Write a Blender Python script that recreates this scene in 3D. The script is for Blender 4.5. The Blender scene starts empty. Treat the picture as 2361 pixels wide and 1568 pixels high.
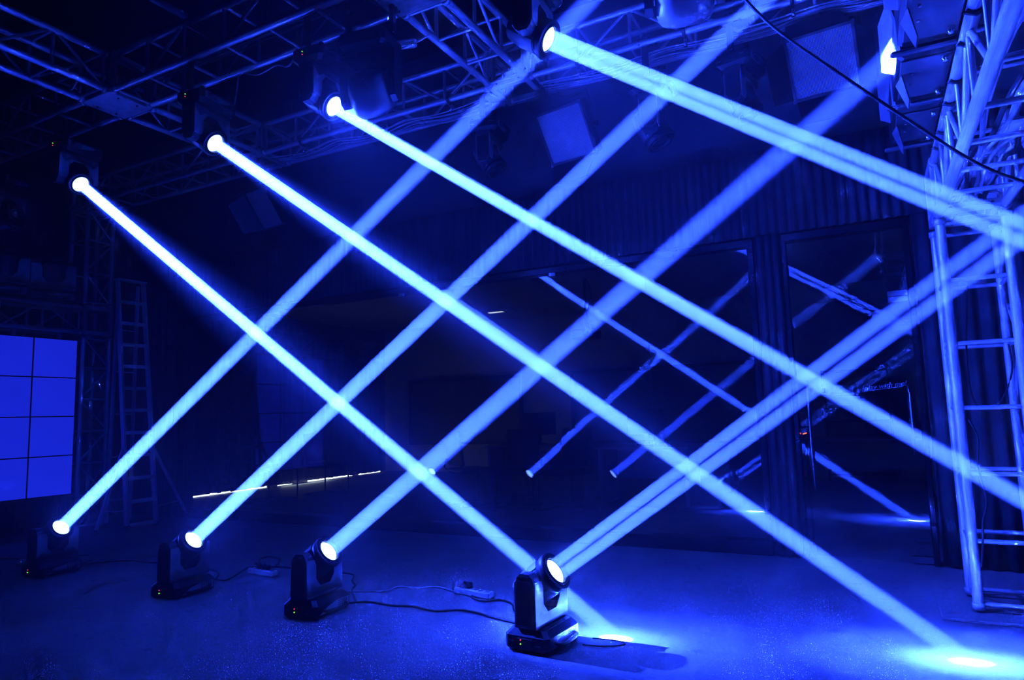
import bpy, bmesh, math, random
from mathutils import Vector, Matrix, Euler, Quaternion
random.seed(7)
PI = math.pi
sc = bpy.context.scene
COL = sc.collection

# ------------------------------------------------------------------ camera
F_PX, IMG_W, IMG_H = 1559.84, 2361, 1568
YAW, PITCH, ROLL = 0.483286, 0.110625, -0.0298975
CAM = Vector((0, 0, 1.15))
fw = Vector((-math.sin(YAW) * math.cos(PITCH), math.cos(YAW) * math.cos(PITCH), math.sin(PITCH)))
r0 = Vector((math.cos(YAW), math.sin(YAW), 0)); u0 = r0.cross(fw)
rr = r0 * math.cos(ROLL) + u0 * math.sin(ROLL); uu = -r0 * math.sin(ROLL) + u0 * math.cos(ROLL)
cd = bpy.data.cameras.new('camera'); cam = bpy.data.objects.new('camera', cd); COL.objects.link(cam)
cd.sensor_width = 36.0; cd.lens = 36.0 * F_PX / IMG_W; cd.clip_start = 0.05; cd.clip_end = 100
cam.matrix_world = Matrix(((rr.x, uu.x, -fw.x, CAM.x), (rr.y, uu.y, -fw.y, CAM.y), (rr.z, uu.z, -fw.z, CAM.z), (0, 0, 0, 1)))
sc.camera = cam

# ------------------------------------------------------------------ world, exposure, light constants
w = bpy.data.worlds.new('world'); sc.world = w; w.use_nodes = True
w.node_tree.nodes['Background'].inputs[0].default_value = (0.0, 0.0, 0.0, 1)
w.node_tree.nodes['Background'].inputs[1].default_value = 0.0
vs = sc.view_settings
vs.view_transform = 'Standard'; vs.look = 'None'; vs.exposure = 0.0; vs.gamma = 1.0; vs.use_curve_mapping = False
cy = sc.cycles
cy.adaptive_threshold = 0.15; cy.max_bounces = 4; cy.diffuse_bounces = 2; cy.glossy_bounces = 2; cy.transmission_bounces = 2
cy.transparent_max_bounces = 24; cy.volume_bounces = 0
cy.sample_clamp_indirect = 0.0; cy.sample_clamp_direct = 0.0
cy.caustics_reflective = False; cy.caustics_refractive = False
BLUE = (0.0125, 0.038, 1.0)          # the lamps' blue filter
HAZE = 0.012                         # scattering per metre of the stage haze
BEAM_W, HALO_W, SPILL_W = 1080.0, 34.0, 80.0

# ------------------------------------------------------------------ materials
def nodes(name):
    m = bpy.data.materials.new(name); m.use_nodes = True
    nt = m.node_tree; return m, nt, nt.nodes, nt.links, nt.nodes['Principled BSDF']
def mat(name, col, rough=0.5, metal=0.0, var=0.12, scale=30.0, bump=0.0, bscale=200.0, spec=0.5, stretch=None):
    m, nt, N, L, B = nodes(name)
    B.inputs['Roughness'].default_value = rough; B.inputs['Metallic'].default_value = metal
    B.inputs['Specular IOR Level'].default_value = spec
    tc = N.new('ShaderNodeTexCoord'); src = tc.outputs['Object']
    if stretch:
        mp = N.new('ShaderNodeMapping'); mp.inputs['Scale'].default_value = stretch; L.new(src, mp.inputs[0]); src = mp.outputs[0]
    nz = N.new('ShaderNodeTexNoise'); nz.inputs['Scale'].default_value = scale; nz.inputs['Detail'].default_value = 4
    L.new(src, nz.inputs['Vector'])
    rp = N.new('ShaderNodeValToRGB')
    rp.color_ramp.elements[0].position = 0.3; rp.color_ramp.elements[1].position = 0.7
    rp.color_ramp.elements[0].color = tuple(c * (1 - var) for c in col) + (1,)
    rp.color_ramp.elements[1].color = tuple(min(1, c * (1 + var)) for c in col) + (1,)
    L.new(nz.outputs['Fac'], rp.inputs[0]); L.new(rp.outputs[0], B.inputs['Base Color'])
    if bump:
        n2 = N.new('ShaderNodeTexNoise'); n2.inputs['Scale'].default_value = bscale; n2.inputs['Detail'].default_value = 3
        L.new(src, n2.inputs['Vector'])
        bp = N.new('ShaderNodeBump'); bp.inputs['Strength'].default_value = bump; bp.inputs['Distance'].default_value = 0.01
        L.new(n2.outputs['Fac'], bp.inputs['Height']); L.new(bp.outputs[0], B.inputs['Normal'])
    return m
def emit(name, col, strength, sample=False):
    m, nt, N, L, B = nodes(name)
    B.inputs['Base Color'].default_value = (0.02, 0.02, 0.02, 1)
    B.inputs['Emission Color'].default_value = col + (1,); B.inputs['Emission Strength'].default_value = strength
    if not sample: m.cycles.emission_sampling = 'NONE'
    return m
ALU = mat('aluminium_tube', (0.72, 0.73, 0.75), 0.36, 0.4, 0.18, 26, 0.06, 90)
ALU_D = mat('aluminium_plate', (0.6, 0.61, 0.62), 0.45, 0.35, 0.2, 18, 0.05, 60)
BLACK = mat('black_plastic', (0.022, 0.022, 0.024), 0.42, 0.0, 0.2, 20, 0.03, 300)
BLACKM = mat('black_metal', (0.03, 0.03, 0.032), 0.38, 0.3, 0.25, 24)
CHARC = mat('dark_grey_shell', (0.10, 0.10, 0.11), 0.4, 0.0, 0.15, 16, 0.03, 250)
SHELL = mat('grey_side_plate', (0.42, 0.43, 0.45), 0.45, 0.1, 0.1, 14)
RUBBER = mat('black_cable_rubber', (0.02, 0.02, 0.022), 0.55, 0, 0.2, 60)
WCABLE = mat('white_cable_jacket', (0.6, 0.6, 0.62), 0.45, 0, 0.15, 40)
GCABLE = mat('grey_cable_jacket', (0.35, 0.36, 0.38), 0.45, 0, 0.2, 40)
WPLAST = mat('white_plastic', (0.72, 0.72, 0.72), 0.4, 0, 0.06, 20)
CHROME = mat('chrome', (0.85, 0.85, 0.86), 0.12, 1.0, 0.05, 10)
STEEL = mat('brushed_steel', (0.6, 0.6, 0.62), 0.28, 1.0, 0.15, 12, 0, 1, 0.5, (1, 1, 40))
DKFRAME = mat('dark_steel_frame', (0.025, 0.025, 0.03), 0.22, 0.6, 0.2, 12)
def m_floor():
    m, nt, N, L, B = nodes('grey_stage_carpet')
    tc = N.new('ShaderNodeTexCoord')
    def nz(scale, lo, hi, a, b, det=4):
        n = N.new('ShaderNodeTexNoise'); n.inputs['Scale'].default_value = scale; n.inputs['Detail'].default_value = det; L.new(tc.outputs['Object'], n.inputs['Vector'])
        r = N.new('ShaderNodeMapRange'); r.inputs[1].default_value = lo; r.inputs[2].default_value = hi; r.inputs[3].default_value = a; r.inputs[4].default_value = b
        L.new(n.outputs['Fac'], r.inputs[0]); return r.outputs[0]
    def mul(a, b):
        k = N.new('ShaderNodeMath'); k.operation = 'MULTIPLY'; L.new(a, k.inputs[0]); L.new(b, k.inputs[1]); return k.outputs[0]
    v_ = mul(mul(nz(1.6, .3, .7, .88, 1.12), nz(14, .28, .42, .72, 1.0)), nz(70, .25, .6, .82, 1.06))
    k = N.new('ShaderNodeMix'); k.data_type = 'RGBA'; k.blend_type = 'MULTIPLY'; k.inputs[0].default_value = 1.0
    k.inputs[6].default_value = (0.235, 0.235, 0.24, 1); L.new(v_, k.inputs[7]); L.new(k.outputs[2], B.inputs['Base Color'])
    B.inputs['Roughness'].default_value = 0.9; B.inputs['Specular IOR Level'].default_value = 0.15
    n2 = N.new('ShaderNodeTexNoise'); n2.inputs['Scale'].default_value = 240; L.new(tc.outputs['Object'], n2.inputs['Vector'])
    bp = N.new('ShaderNodeBump'); bp.inputs['Strength'].default_value = 0.3; bp.inputs['Distance'].default_value = 0.01
    L.new(n2.outputs['Fac'], bp.inputs['Height']); L.new(bp.outputs[0], B.inputs['Normal'])
    return m
FLOORM = m_floor()
OFFICEF = mat('office_floor', (0.25, 0.25, 0.26), 0.7, 0, 0.12, 3, 0.1, 120, 0.3)
WALLM = mat('dark_painted_wall', (0.125, 0.125, 0.14), 0.85, 0, 0.10, 1.5, 0.08, 60, 0.2)
CEILM = mat('black_ceiling', (0.02, 0.02, 0.024), 0.9, 0, 0.2, 2, 0, 1, 0.1)
RWALL = mat('grey_side_wall', (0.12, 0.12, 0.13), 0.85, 0, 0.05, 2, 0, 1, 0.2)
OWALL = mat('office_wall', (0.75, 0.75, 0.76), 0.85, 0, 0.05, 2, 0, 1, 0.2)
CURT = mat('grey_pleated_cloth', (0.055, 0.055, 0.065), 0.85, 0, 0.25, 3, 0.2, 300, 0.15, (6, 6, 0.4))
CURTD = mat('dark_drape_cloth', (0.075, 0.075, 0.085), 0.88, 0, 0.25, 3, 0.2, 300, 0.12, (5, 5, 0.3))
LADM = mat('ladder_aluminium', (0.86, 0.86, 0.87), 0.5, 0.1, 0.12, 20)
KERBM = mat('black_kerb_tile', (0.02, 0.02, 0.024), 0.25, 0, 0.3, 5)
LEDR = emit('red_indicator', (1.0, 0.05, 0.08), 1.3); LEDG = emit('green_indicator', (0.2, 1.0, 0.04), 2.0)
DAY = emit('daylight_under_curtain', (0.80, 0.92, 1.0), 4.0)
REDTXT = emit('red_display', (1.0, 0.12, 0.05), 4.0)
LENS = emit('lit_lens', (0.17, 0.34, 1.0), 8.0)

def m_screen():
    m, nt, N, L, B = nodes('blue_lit_screen')
    tc = N.new('ShaderNodeTexCoord'); nz = N.new('ShaderNodeTexNoise'); nz.inputs['Scale'].default_value = 1.2
    L.new(tc.outputs['Object'], nz.inputs['Vector'])
    rp = N.new('ShaderNodeValToRGB')
    rp.color_ramp.elements[0].color = (0.006, 0.014, 0.52, 1); rp.color_ramp.elements[1].color = (0.009, 0.021, 0.70, 1)
    L.new(nz.outputs['Fac'], rp.inputs[0]); L.new(rp.outputs[0], B.inputs['Emission Color'])
    B.inputs['Emission Strength'].default_value = 1.05
    B.inputs['Base Color'].default_value = (0.02, 0.02, 0.03, 1); B.inputs['Roughness'].default_value = 0.06
    return m
SCREEN = m_screen()
def m_glass():
    m, nt, N, L, B = nodes('partition_glass'); N.remove(B)
    out = N['Material Output']
    lw = N.new('ShaderNodeLayerWeight'); lw.inputs['Blend'].default_value = 0.5
    p = N.new('ShaderNodeMath'); p.operation = 'POWER'; p.inputs[1].default_value = 5.0; L.new(lw.outputs['Facing'], p.inputs[0])
    a = N.new('ShaderNodeMath'); a.operation = 'MULTIPLY_ADD'; a.inputs[1].default_value = 0.93; a.inputs[2].default_value = 0.07
    L.new(p.outputs[0], a.inputs[0])
    t = N.new('ShaderNodeBsdfTransparent'); t.inputs[0].default_value = (0.93, 0.95, 0.95, 1)
    g = N.new('ShaderNodeBsdfGlossy'); g.inputs['Roughness'].default_value = 0.0; g.inputs['Color'].default_value = (1, 1, 1, 1)
    mx = N.new('ShaderNodeMixShader'); L.new(a.outputs[0], mx.inputs[0]); L.new(t.outputs[0], mx.inputs[1]); L.new(g.outputs[0], mx.inputs[2])
    L.new(mx.outputs[0], out.inputs['Surface'])
    return m
GLASS = m_glass()
def m_matrix():
    m, nt, N, L, B = nodes('led_dot_matrix')
    tc = N.new('ShaderNodeTexCoord'); sp = N.new('ShaderNodeSeparateXYZ'); L.new(tc.outputs['Object'], sp.inputs[0])
    def saw(o):
        a = N.new('ShaderNodeMath'); a.operation = 'MULTIPLY'; a.inputs[1].default_value = 2 * PI * 44 / 0.41; L.new(o, a.inputs[0])
        s = N.new('ShaderNodeMath'); s.operation = 'SINE'; L.new(a.outputs[0], s.inputs[0])
        b = N.new('ShaderNodeMath'); b.operation = 'MULTIPLY_ADD'; b.inputs[1].default_value = 0.5; b.inputs[2].default_value = 0.5; L.new(s.outputs[0], b.inputs[0])
        return b.outputs[0]
    mu = N.new('ShaderNodeMath'); mu.operation = 'MULTIPLY'; L.new(saw(sp.outputs[0]), mu.inputs[0]); L.new(saw(sp.outputs[2]), mu.inputs[1])
    rp = N.new('ShaderNodeValToRGB'); rp.color_ramp.elements[0].position = 0.25; rp.color_ramp.elements[1].position = 0.5
    rp.color_ramp.elements[0].color = (0.12, 0.12, 0.13, 1); rp.color_ramp.elements[1].color = (0.95, 0.95, 0.95, 1)
    L.new(mu.outputs[0], rp.inputs[0]); L.new(rp.outputs[0], B.inputs['Base Color'])
    B.inputs['Roughness'].default_value = 0.4
    return m
MATRIX = m_matrix()

# ------------------------------------------------------------------ mesh helpers
class MB:
    def __init__(s): s.v = []; s.f = []; s.sm = []
    def add(s, vs_, fs, smooth=False):
        o = len(s.v); s.v += [tuple(v) for v in vs_]
        for f in fs: s.f.append([i + o for i in f]); s.sm.append(smooth)
    def box(s, c, d, rot=None, bev=0.0):
        x, y, z = d[0] / 2, d[1] / 2, d[2] / 2
        if bev <= 0:
            vs_ = [Vector((a * x, b * y, e * z)) for a in (-1, 1) for b in (-1, 1) for e in (-1, 1)]
            fs = [(0, 1, 3, 2), (4, 6, 7, 5), (0, 4, 5, 1), (2, 3, 7, 6), (0, 2, 6, 4), (1, 5, 7, 3)]
        else:
            vs_ = []; fs = []
            prof = [(-x, -y + bev), (-x + bev, -y), (x - bev, -y), (x, -y + bev), (x, y - bev), (x - bev, y), (-x + bev, y), (-x, y - bev)]
            ins = [(px * (x - bev) / x, py * (y - bev) / y) for px, py in prof]
            for pr, zz in ((ins, -z), (prof, -z + bev), (prof, z - bev), (ins, z)):
                vs_ += [Vector((a, b, zz)) for a, b in pr]
            for k in range(3):
                for i in range(8): j = (i + 1) % 8; fs.append((k * 8 + i, k * 8 + j, k * 8 + 8 + j, k * 8 + 8 + i))
            fs.append(tuple(range(7, -1, -1))); fs.append(tuple(range(24, 32)))
        M_ = Matrix.Identity(3) if rot is None else (rot if isinstance(rot, Matrix) else Euler(rot).to_matrix())
        c = Vector(c); s.add([M_ @ v + c for v in vs_], fs); return s
    def cyl(s, p0, p1, r, n=12, r1=None, caps=True):
        p0 = Vector(p0); p1 = Vector(p1); r1 = r if r1 is None else r1
        q = (p1 - p0).to_track_quat('Z', 'Y'); a = q @ Vector((1, 0, 0)); b = q @ Vector((0, 1, 0)); vs_ = []
        for i in range(n):
            t = 2 * PI * i / n; d = a * math.cos(t) + b * math.sin(t); vs_ += [p0 + d * r, p1 + d * r1]
        s.add(vs_, [(2 * i, 2 * ((i + 1) % n), 2 * ((i + 1) % n) + 1, 2 * i + 1) for i in range(n)], True)
        if caps:
            o = len(s.v) - 2 * n
            s.f.append([o + 2 * i for i in range(n)][::-1]); s.sm.append(False)
            s.f.append([o + 2 * i + 1 for i in range(n)]); s.sm.append(False)
        return s
    def tube(s, pts, r, n=8):
        pts = [Vector(p) for p in pts]; rings = []
        up = Vector((0, 0, 1))
        for i, p in enumerate(pts):
            d = (pts[min(i + 1, len(pts) - 1)] - pts[max(i - 1, 0)]).normalized()
            a = d.cross(up if abs(d.z) < 0.95 else Vector((1, 0, 0))).normalized(); b = d.cross(a)
            rings.append([p + (a * math.cos(2 * PI * k / n) + b * math.sin(2 * PI * k / n)) * r for k in range(n)])
        vs_ = [v for R in rings for v in R]; fs = []
        for i in range(len(pts) - 1):
            for k in range(n): j = (k + 1) % n; fs.append((i * n + k, i * n + j, (i + 1) * n + j, (i + 1) * n + k))
        fs.append(tuple(range(n))[::-1]); fs.append(tuple(range((len(pts) - 1) * n, len(pts) * n)))
        s.add(vs_, fs, True); return s
    def lathe(s, prof, n=28, axis='X', smooth=True):
        vs_ = []; fs = []
        for a, r in prof:
            for k in range(n):
                t = 2 * PI * k / n; c, e = r * math.cos(t), r * math.sin(t)
                vs_.append((a, c, e) if axis == 'X' else ((c, a, e) if axis == 'Y' else (c, e, a)))
        for i in range(len(prof) - 1):
            for k in range(n): j = (k + 1) % n; fs.append((i * n + k, i * n + j, (i + 1) * n + j, (i + 1) * n + k))
        s.add(vs_, fs, smooth); return s
    def prism(s, poly, y0, y1, axes='XZ'):
        n = len(poly)
        def P(a, b, h): return {'XZ': (a, h, b), 'YZ': (h, a, b), 'XY': (a, b, h)}[axes]
        vs_ = [P(a, b, y0) for a, b in poly] + [P(a, b, y1) for a, b in poly]
        fs = [tuple(range(n)), tuple(range(2 * n - 1, n - 1, -1))] + [(i, i + n, (i + 1) % n + n, (i + 1) % n) for i in range(n)]
        s.add(vs_, fs); return s
    def mesh(s, name):
        me = bpy.data.meshes.new(name); me.from_pydata(s.v, [], s.f); me.update()
        me.polygons.foreach_set('use_smooth', s.sm)
        bm = bmesh.new(); bm.from_mesh(me); bmesh.ops.recalc_face_normals(bm, faces=bm.faces); bm.to_mesh(me); bm.free()
        return me
    def build(s, name, m, parent=None, loc=None, rot=None):
        me = s.mesh(name); me.materials.append(m); return link(name, me, parent, loc, rot)
def link(name, me, parent=None, loc=None, rot=None):
    o = bpy.data.objects.new(name, me); COL.objects.link(o)
    if parent: o.parent = parent
    if loc is not None: o.location = loc
    if rot is not None: o.rotation_euler = rot
    return o
def tag(o, label=None, cat=None, group=None, kind=None):
    if label: o['label'] = label
    if cat: o['category'] = cat
    if group: o['group'] = group
    if kind: o['kind'] = kind
    return o
def thing(name, label, cat, loc=(0, 0, 0), rot=(0, 0, 0), group=None, scale=1.0):
    o = link(name, None, None, loc, rot); o.scale = (scale,) * 3
    o.empty_display_size = 0.1
    return tag(o, label, cat, group)
def struct(o, label=None): return tag(o, label, None, None, 'structure')
_unit = {}
def unit_bar(m, n=12):
    k = (m.name, n)
    if k not in _unit:
        mb = MB().cyl((0, 0, 0), (0, 0, 1), 1.0, n); me = mb.mesh('bar'); me.materials.append(m); _unit[k] = me
    return _unit[k]
def bar(name, p0, p1, r, m, parent, n=12):
    p0 = Vector(p0); p1 = Vector(p1); d = p1 - p0
    o = link(name, unit_bar(m, n), parent, p0); o.rotation_mode = 'QUATERNION'
    o.rotation_quaternion = d.to_track_quat('Z', 'Y'); o.scale = (r, r, d.length); return o
def smooth_path(pts, k=6):
    P_ = [Vector(p) for p in pts]; out = []
    for i in range(len(P_) - 1):
        a, b, c, d = P_[max(i - 1, 0)], P_[i], P_[i + 1], P_[min(i + 2, len(P_) - 1)]
        for j in range(k):
            t = j / k
            out.append(0.5 * ((2 * b) + (c - a) * t + (2 * a - 5 * b + 4 * c - d) * t * t + (3 * b - a - 3 * c + d) * t ** 3))
    out.append(P_[-1]); return out
def cable(name, pts, r, m, label, group=None, k=6, cat='cable'):
    return tag(MB().tube(smooth_path(pts, k), r, 7).build(name, m), label, cat, group)

# ================================================================== THE SETTING
GY = 5.79                                                    # glass partition line
XL, XR, YF, YB, ZC = -9.72, 3.4, -3.6, 12.2, 5.1
struct(MB().box(((XL + XR) / 2, (YF + GY) / 2, -0.05), (XR - XL, GY - YF, 0.1)).build('floor', FLOORM), 'grey carpeted studio floor')
struct(MB().box(((XL + XR) / 2, (YB + GY) / 2, -0.05), (XR - XL, YB - GY, 0.1)).build('floor', OFFICEF), 'dark floor of the office behind the glass')
struct(MB().box(((XL + XR) / 2, (YF + GY) / 2, ZC + 0.05), (XR - XL + .4, GY - YF + .4, 0.1)).build('ceiling', CEILM), 'black studio ceiling high above the trusses')
struct(MB().box(((XL + XR) / 2, (YB + GY) / 2 + .1, 3.18), (XR - XL + .4, YB - GY + .1, 0.1)).build('ceiling', OWALL), 'office ceiling behind the glass')
struct(MB().box(((XL + XR) / 2, GY + 0.12, (ZC + 2.53) / 2), (XR - XL + .4, 0.12, ZC - 2.53)).build('wall_back', WALLM), 'plain dark wall above the pleated band')
struct(MB().box((XL - 0.1, (YB + YF) / 2, ZC / 2), (0.2, YB - YF + .4, ZC)).build('wall_left', WALLM))
struct(MB().box((XR + 0.1, (YB + YF) / 2, ZC / 2), (0.2, YB - YF + .4, ZC)).build('wall_right', RWALL))
struct(MB().box(((XL + XR) / 2, YF - 0.1, ZC / 2), (XR - XL + .4, 0.2, ZC)).build('wall_front', CURTD))
struct(MB().box(((XL + XR) / 2, YB + 0.1, 1.6), (XR - XL + .4, 0.2, 3.2)).build('wall_far', OWALL), 'office wall seen through the glass')
struct(MB().box((1.95, GY + 0.12, 1.265), (XR - 0.40 + .1, 0.12, 2.53)).build('wall_back', WALLM), 'wall right of the glass door')
struct(MB().box((-8.8, GY + 0.12, 1.265), (1.84, 0.12, 2.53)).build('wall_back', WALLM), 'wall left of the glass partition')
struct(MB().box((-0.65, GY + 0.12, 1.265), (0.19, 0.10, 2.53)).build('wall_back', WALLM), 'narrow pier between glass and door')

# kerb and glass partition
X0, X1, NP = -7.88, -0.757, 8
struct(MB().box(((X0 + X1) / 2, GY, 0.055), (X1 - X0, 0.14, 0.11), bev=0.006).build('trim_1', KERBM), 'black kerb under the glass partition')
win = struct(thing('window_1', 'long frameless glass partition in front of the dark office', 'window', ((X0 + X1) / 2, GY, 0)))
cxw = (X0 + X1) / 2
MB().box((0, 0, 2.50), (X1 - X0, 0.10, 0.06), bev=0.004).build('head_rail', DKFRAME, win)
for s in (-1, 1):
    MB().box((s * ((X1 - X0) / 2 - 0.025), -0.02, 1.29), (0.05, 0.10, 2.36), bev=0.004).build('side_post', DKFRAME, win)
pw = (X1 - X0 - 0.1) / NP
for i in range(NP):
    o = MB().box((0, 0, 0), (pw - 0.004, 0.012, 2.36)).build('pane', GLASS, win, (X0 + 0.05 + pw * (i + 0.5) - cxw, 0, 1.29))
    o.rotation_euler = (random.uniform(-1, 1) * 0.0025, 0, random.uniform(-1, 1) * 0.0035)
for i in range(1, NP):
    if i in (2, 4, 6):
        MB().box((0, 0, 0), (0.07, 0.05, 0.035), bev=0.003).build('glass_clamp', STEEL, win, (X0 + 0.05 + pw * i - cxw, -0.035, 2.455))

# glass door
door = struct(thing('door_1', 'tall glass door with steel patch fittings and transom', 'door', (-0.10, GY, 0)))
DX0, DX1 = -0.545 + .1, 0.345 + .1
MB().box(((DX0 + DX1) / 2, 0, 2.50), (DX1 - DX0, 0.11, 0.06), bev=0.004).build('head_rail', DKFRAME, door)
for x in (DX0 + 0.018, DX1 - 0.018):
    MB().box((x, -0.01, 1.235), (0.036, 0.12, 2.47), bev=0.004).build('jamb', DKFRAME, door)
MB().box(((DX0 + DX1) / 2, 0, 2.215), (DX1 - DX0 - 0.08, 0.012, 0.51)).build('transom_pane', GLASS, door)
leaf = MB().box(((DX0 + DX1) / 2, 0, 0.985), (DX1 - DX0 - 0.08, 0.012, 1.94)).build('door_leaf', GLASS, door, None, (0, 0, 0.004))
for z in (1.972, 1.925):
    tag(MB().box((0.335, -0.012, z), (0.135, 0.03, 0.042), bev=0.003).build('patch_fitting', CHROME, door), 'chrome corner patch')
MB().box((0.345, -0.012, 0.032), (0.13, 0.03, 0.05), bev=0.003).build('patch_fitting', CHROME, door)
hp = [(0.352, -0.03 - 0.055 * math.sin(PI * t / 14), 1.28 - 0.50 * t / 14) for t in range(15)]
tag(MB().tube(hp, 0.009, 8).build('pull_handle', STEEL, door), 'bowed steel pull handle')
hp2 = [(-0.33, -0.03 - 0.05 * math.sin(PI * t / 14), 1.35 - 0.85 * t / 14) for t in range(15)]
MB().tube(hp2, 0.009, 8).build('pull_handle', STEEL, door)
def text(name, body, size, loc, m, parent, shear=0.0, rotz=0.0, bold=0.0):
    cu = bpy.data.curves.new(name, 'FONT'); cu.body = body; cu.size = size; cu.shear = shear; cu.extrude = 0.0006; cu.offset = bold
    cu.materials.append(m); o = link(name, cu, parent, loc, (PI / 2, rotz, 0)); return o
DECAL = mat('frosted_decal', (0.7, 0.72, 0.75), 0.6, 0, 0.03, 10)
text('logo_lettering', 'ACME', 0.082, (-0.305, -0.010, 1.240), DECAL, door, 0, 0, 0.003)
text('slogan_lettering', 'play with me!', 0.052, (0.060, -0.010, 1.255), DECAL, door, 0.35, -0.10)
MB().box((0.18, -0.0085, 1.262), (0.27, 0.001, 0.003), (0, -0.10, 0)).build('slogan_underline', DECAL, door)

# ------------------------------------------------------------------ pleated cloth
def pleats(name, label, a, b, z0, z1, wl, amp, m, sharp=0.0, per=8, th=0.006, group=None):
    a = Vector(a); b = Vector(b); L_ = (b - a).length; d = (b - a).normalized(); nrm = Vector((-d.y, d.x, 0))
    n = max(4, int(L_ / wl * per)); rows = 5; vs_ = []; fs = []
    ph = random.random() * 6
    for k in range(rows + 1):
        z = z0 + (z1 - z0) * k / rows
        for i in range(n + 1):
            t = L_ * i / n
            s_ = math.sin(2 * PI * t / wl + 0.55 * math.sin(t * 3.1 + ph) + 0.10 * k)
            s_ = math.copysign(abs(s_) ** (1 - sharp), s_)
            q = a + d * t + nrm * amp * s_ * (1 + 0.25 * math.sin(t * 5.3 + ph))
            vs_.append((q.x, q.y, z + (0.006 * s_ if k == rows else 0)))
    W_ = n + 1
    for k in range(rows):
        for i in range(n): fs.append((k * W_ + i, k * W_ + i + 1, (k + 1) * W_ + i + 1, (k + 1) * W_ + i))
    mb = MB(); mb.add(vs_, fs, True); o = mb.build(name, m)
    md = o.modifiers.new('thickness', 'SOLIDIFY'); md.thickness = th
    return tag(o, label, 'curtain', group)
pleats('pleated_curtain', 'grey pleated cloth band above the glass partition', (-7.9, 5.72, 0), (1.9, 5.72, 0), 2.54, 3.25, 0.072, 0.013, CURT, 0.35)
pleats('pleated_curtain', 'narrow pleated cloth strip between glass partition and door', (-0.745, 5.70, 0), (-0.555, 5.70, 0), 0.01, 2.535, 0.062, 0.012, CURT, 0.35)
pleats('pleated_curtain', 'tall pleated cloth right of the glass door behind the tower', (0.36, 5.71, 0), (2.6, 5.71, 0), 0.01, 2.535, 0.11, 0.022, CURT, 0.2)
pleats('drape', 'dark drape left of the glass partition behind the ladder', (-9.6, 5.70, 0), (-7.9, 5.70, 0), 0.01, 4.4, 0.16, 0.03, CURTD, 0.1)
pleats('drape', 'dark drape hanging behind the video wall and tower', (-8.95, 2.0, 0), (-8.95, 5.6, 0), 0.01, 4.4, 0.17, 0.035, CURTD, 0.1)

# ================================================================== TRUSSES
CR, BR, SP, SH = 0.026, 0.0125, 0.31, 0.285
def truss(name, label, a, b, e1, e2, bay, group, rung_faces=(0,), lace_faces=(1, 3), phase=0):
    """box truss from a to b; a,b lie on the first chord, e1/e2 lead to the neighbouring chords."""
    a = Vector(a); b = Vector(b); e1 = Vector(e1); e2 = Vector(e2)
    t = thing(name, label, 'truss', a, group=group); d = b - a; L_ = d.length; d.normalize()
    cs = [Vector((0, 0, 0)), e1, e1 + e2, e2]
    for c in cs: bar('chord', c, c + d * L_, CR, ALU, t, 16)
    n = max(1, round(L_ / bay)); st = L_ / n
    for fi in range(4):
        p, q = cs[fi], cs[(fi + 1) % 4]; u = (q - p).normalized()
        for i in range(n + 1):
            x = min(max(st * i, 0.03), L_ - 0.03)
            bar('rung' if fi in rung_faces else 'upright', p + d * x + u * CR * .7, q + d * x - u * CR * .7, BR, ALU, t, 10)
        if fi in lace_faces:
            for i in range(n):
                f = (i + phase) % 2
                s0, s1 = (p, q) if f else (q, p)
                uu_ = u if f else -u
                bar('diagonal', s0 + d * (st * i + 0.035) + uu_ * CR * .6, s1 + d * (st * (i + 1) - 0.035) - uu_ * CR * .6, BR, ALU, t, 10)
    # bolted end plates
    for x in (0.004, L_ - 0.004):
        for c in cs:
            bar('end_coupler', c + d * max(0, x - 0.03), c + d * min(L_, x + 0.03), CR + 0.006, ALU_D, t, 12)
    return t
_blk = {}
def block(label, o, size, group, plate=None):
    t = thing('corner_block', label, 'corner block', o, group=group); sx, sy, sz = size; w_ = 0.05
    for ax in range(3):
        L_ = size[ax]
        for i in (0, 1):
            for j in (0, 1):
                oth = [k for k in range(3) if k != ax]
                c = [0, 0, 0]; c[ax] = L_ / 2; c[oth[0]] = i * size[oth[0]]; c[oth[1]] = j * size[oth[1]]
                dd = [w_, w_, w_]; dd[ax] = L_ + w_
                key = (ax, round(L_, 3))
                if key not in _blk:
                    me = MB().box((0, 0, 0), dd, bev=0.004).mesh('edge_rail'); me.materials.append(ALU_D); _blk[key] = me
                link('edge_rail', _blk[key], t, c)
    bolt = MB().cyl((0, 0, 0), (0, -0.008, 0), 0.009, 8).mesh('bolt'); bolt.materials.append(BLACKM)
    for i in (0.18, 0.82):
        for z in (0, sz):
            link('bolt', bolt, t, (sx * i, -0.025, z)); 
    for i in (0.18, 0.82):
        for z in (0.2, 0.8):
            for xx in (0, sx): link('bolt', bolt, t, (xx, -0.025, sz * z))
    if plate == 'bottom':
        tag(MB().box((sx / 2, sy / 2, -0.02), (sx + 0.03, sy + 0.03, 0.008), bev=0.002).build('bottom_plate', ALU_D, t), 'bright flat plate')
        for i in (0.06, 0.94):
            for j in (0.25, 0.75): MB().cyl((sx * i, sy * j, -0.024), (sx * i, sy * j, -0.032), 0.008, 8).build('plate_bolt', BLACKM, t)
    return t
ZT = 3.77
G2 = 'upper ring of box truss'; G1 = 'lower ring of box truss'
Xx, Yy, Zz = (1, 0, 0), (0, 1, 0), (0, 0, 1)
E_Y, E_Z, E_X = (0, SP, 0), (0, 0, SH), (SP, 0, 0)
truss('box_truss', 'overhead truss at top left running back towards the lamp row', (-5.39, -0.6, ZT), (-5.39, 3.0, ZT), E_X, E_Z, 0.41, G2, (0, 2), (1, 3))
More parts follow.
